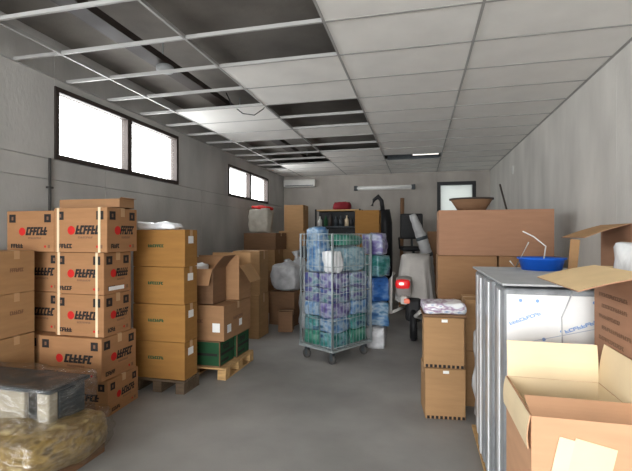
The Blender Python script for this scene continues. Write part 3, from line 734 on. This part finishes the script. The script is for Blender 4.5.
tag(m.build('printed_bag', mottled('printed_white', [(232,232,232), (225,228,232), (150,120,150), (235,235,235), (120,140,180)], 9, .3, .3), None, (.20, 3.98, .912), (0,0,R(8))), 'flat white printed bag of leaflets on the aisle box pair', 'bag')
# tan cartons behind the grey wrapped stack
carton('tan carton on the floor between the aisle pair and the grey panel stack', .62, 4.36, 0, .4, .4, .52, CARD_T, 0, 'tan cartons behind the grey panels')
carton('tan carton on top of another, tucked behind the grey panel stack', .62, 4.36, .52, .4, .4, .48, CARD_T, 0, 'tan cartons behind the grey panels')
bag('pale bluish bag wedged beside the grey panel stack', .555, 3.87, 0, .18, .22, .76, WHITEFILM, 71, tie=False)

# ---- grey wrapped panels
GR = 'grey film-wrapped upright panels'
PX0, PX1, PYA, PYB, PZ = .43, 1.12, 2.35, 3.60, 1.26
t = thing('timber_pallet', 'pallet hidden under the grey film-wrapped panels', 'pallet', ((PX0+PX1)/2, (PYA+PYB)/2, 0), 0, None)
m = MB(); m.box(-.36, .36, -.63, .63, .05, .07); m.build('deck', WOOD, t)
for a in (-.3, 0, .3):
    m = MB(); m.box(a-.04, a+.04, -.62, .62, 0, .05); m.build('runner', WOOD, t)
N = 4; g = (PYB-PYA)/N
ordn = ['foremost grey wrapped panel pack with white blue-printed sheet facing the open carton', 'second grey wrapped panel pack, just behind the blue-printed sheet', 'third grey wrapped panel pack behind the blue-printed sheet', 'rearmost grey wrapped panel pack, nearest the tan cartons']
rnd = random.Random(9)
for i in range(N):
    y = PYA+(i+.5)*g; dx = rnd.uniform(-.012, .012); hh = PZ + rnd.uniform(-.012, .006)
    t = thing('panel_package', ordn[i], 'panel', ((PX0+PX1)/2+dx, y, .07), 0, GR)
    m = MB(); bm = m.bm; wv = PX1-PX0; dv = g-.03; m.box(-wv/2, wv/2, -dv/2, dv/2, 0, hh, bev=.022, seg=3)
    m.build('wrapped_body', GREYFILM, t)
    for s in (-1,):                                      # pale edge protectors
        m = MB(); m.box(-wv/2-.006, -wv/2+.03, -dv/2+.10, -dv/2+.16, .02, hh-.02, bev=.004); m.build('edge_strip', WHITEFILM, t)
    if i == 0:
        m = MB(); yy = -dv/2-.006; e = .0008
        m.box(-wv/2+.015, wv/2-.005, yy, yy+.004, .1, hh-.03)
        F = lambda a, b: (a, yy-e, b); rr = random.Random(4)
        def slanted(a, b, wd, ht, n, ang):
            c, s_ = math.cos(ang), math.sin(ang); G = lambda p, q: F(a+p*c-q*s_, b+p*s_+q*c); letters(m, G, 0, 0, wd, ht, n, 1, rr, .25)
        top = hh-.03
        for bz in (top-.16, top-.42, top-.68):
            slanted(-wv/2+.03, bz+.0, .16, .018, 9, R(22)); slanted(-wv/2+.29, bz-.03, .18, .018, 9, R(22))
            disc(m, F, -wv/2+.19, bz-.065, .009, 1); disc(m, F, -wv/2+.27, bz-.02, .006, 1)
        for bz in (top-.03, top-.285, top-.54):
            for q in (.08, .16, .42, .5): disc(m, F, -wv/2+q, bz, .009, 1)
        for bz in (top-.27, top-.53):
            m.quad([F(-wv/2+.02, bz), F(-wv/2+.62, bz+.16), F(-wv/2+.62, bz+.1635), F(-wv/2+.02, bz+.0035)], 2)
            m.quad([F(-wv/2+.02, bz+.03), F(-wv/2+.66, bz+.03), F(-wv/2+.66, bz+.033), F(-wv/2+.02, bz+.033)], 2)
        m.build('printed_sheet', [WHITEP, BLUEINK, mat('pale_line_ink', (176,184,200), .7)], t)
        m = MB(); m.tube([(-wv/2+.32, yy-.003, hh-.01), (-wv/2+.27, yy-.003, hh-.14), (-wv/2+.275, yy-.003, hh-.3), (-wv/2+.25, yy-.003, hh-.5)], .0035, 6); m.build('film_crease', SILVER, t)
# grey padding sheet and tub on top
m = MB(); m.box(-.355, .36, -.62, .62, 0, .012, bev=.004); 
tag(m.build('foam_mat', mat('foam_grey', (172,174,176), .7, .1, 6), None, ((PX0+PX1)/2, (PYA+PYB)/2, PZ+.078)), 'thin pale grey foam sheet laid across the tops of the wrapped panels', 'sheet')
TZ = PZ+.0905
t = thing('blue_basin', 'bright blue plastic basin on the grey wrapped panels', 'basin', (.865, 3.36, TZ))
m = MB(); m.lathe([(.001, 0), (.13, 0), (.15, .075), (.163, .08), (.163, .09), (.14, .08), (.12, .012), (.001, .012)], 28); m.build('bowl', BLUEPL, t)
t = thing('strapping', 'loose stiff white strapping loops standing before the blue basin', 'band', (.75, 3.3, TZ))
for pts in ([(-.09, .1, .06), (-.05, .1, .01), (.04, .1, .2)], [(.0, .1, .28), (.08, .12, .24), (.16, .12, .17), (.14, .1, .06)]):
    m = MB(); m.tube(pts, .005, 6); m.build('strip', WHITEPL, t)

# ---- cartons by the side wall beyond the grey panels
GV = 'cartons stacked against the side wall beyond the panels'
carton('lowest carton against the side wall beyond the grey panels', 1.59, 3.55, 0, .36, .5, .57, CARD, 0, GV)
carton('middle carton against the side wall beyond the grey panels', 1.59, 3.55, .57, .36, .5, .57, CARD, 0, GV)
open_carton('open carton drooping one long flap against the side wall behind the basin', 1.59, 3.55, 1.14, .36, .5, .54, {'L': (-19, .30), 'F': (-80, .15)}, CARD_P, CARD_T)
m = MB(); m.box(-.03, .03, -.004, .004, 0, .22, M=Matrix.Rotation(R(5), 4, 'Y')); m.box(-.035, .03, -.04, .0, 0, .006)
tag(m.build('cardboard_strip', CARD_T, None, (1.06, 3.34, TZ+.003)), 'narrow tan cardboard strip standing beside the blue basin', 'cardboard')

# ---- tall open carton with white wrap, near the side wall
carton('brown carton on the floor beneath the tall printed open carton', 1.05, 1.93, 0, .52, .52, .46, CARD_P, 0, 'cartons under the tall printed open carton')
carton('brown carton second up beneath the tall printed open carton', 1.05, 1.93, .46, .52, .52, .46, CARD_P, 0, 'cartons under the tall printed open carton')
open_carton('tall open carton with printed text lines and white wrap inside', 1.05, 1.93, .92, .52, .54, .54, {'L': (-14, .25), 'R': (-40, .2), 'F': (-75, .2)}, CARD_P, mat('kraft_inner', (214,186,142), .85, .05), style='text')
m = MB(); m.blob(.46, .46, .65, .4, .04, 7, 81, 10, fine=.03)
tag(m.build('white_wrap', WHITEFILM, None, (1.05, 1.93, .935)), 'crumpled white wrap bulging out of the tall printed carton', 'film')

# ---- foreground open carton
carton('brown carton on the floor under the foreground cream-lined carton', .575, 1.85, 0, .37, .43, .44, CREAMB, 0, None)
t = open_carton('large open cream-lined carton in the foreground with taped paper on it', .575, 1.85, .44, .375, .44, .52, {'B': (84, .16), 'R': (83, .17), 'F': (167, .13), 'L': (-86, .12)}, CREAMB, CREAM)
m = MB(); M_ = Matrix.Translation((-.06, -.222, .40)) @ Matrix.Rotation(R(12), 4, 'Y')
m.box(.0, .13, -.003, -.0006, -.3, .06, M=M_); m.build('taped_paper', CREAM, t)
m = MB(); m.box(-.05, .0, -.004, -.0012, -.3, .05, M=M_); m.build('packing_tape', TAPEP, t)
m = MB(); m.blob(.09, .1, .03, .4, .01, 20, 5, 6, fine=.01)
tag(m.build('crumpled_paper', SILVER, None, (.45, 1.75, .45)), 'grey crumpled paper scrap inside the foreground carton', 'paper')

# ------------------------------------------------------------------ film-wrapped load in the near corner
t = thing('wrapped_load', 'low pallet load under crumpled clear film, near the printed cartons', 'pallet load', (-2.76, 2.32, 0))
m = MB(); m.box(-.52, .5, -.33, .33, 0, .1, bev=.005); m.build('pallet_base', CARD_D, t)
m = MB(); m.blob(1.16, .68, .25, .35, .04, 4, 91, 14, M=Matrix.Translation((0, 0, .08)), fine=.03, wrink=(1,.6,1)); m.build('tan_sacks', TANF, t)
PALE = mat('pale_pack', (176,168,152), .8, .14, 14, bump=.3)
for a, wd, mt, ya, yb in ((-.40, .36, PALE, -.02, .3), (-.03, .36, PALE, -.02, .3), (.205, .09, BLACK, 0, .3), (.305, .1, PALE, -.02, .06), (.305, .1, CHAR, .065, .3)):
    m = MB(); m.box(a-wd/2, a+wd/2, ya, yb, .22, .535, bev=.012); m.build('inner_pack', mt, t)
m = MB(); m.box(-.6, .375, -.03, .33, .535, .562, bev=.008); tag(m.build('lid', CHAR, t), 'dark grey lid sheet', None)
m = MB(); m.blob(1.22, .74, .28, .36, .05, 4, 91, 16, M=Matrix.Translation((0, 0, .08)), fine=.045, wrink=(1,.6,1)); m.build('stretch_film', CLEARF, t)
m = MB(); m.blob(1.04, .46, .34, .1, .02, 6, 93, 14, M=Matrix.Translation((-.11, .14, .25)), fine=.015); m.build('stretch_film', clear_film('thin_film', .15), t)
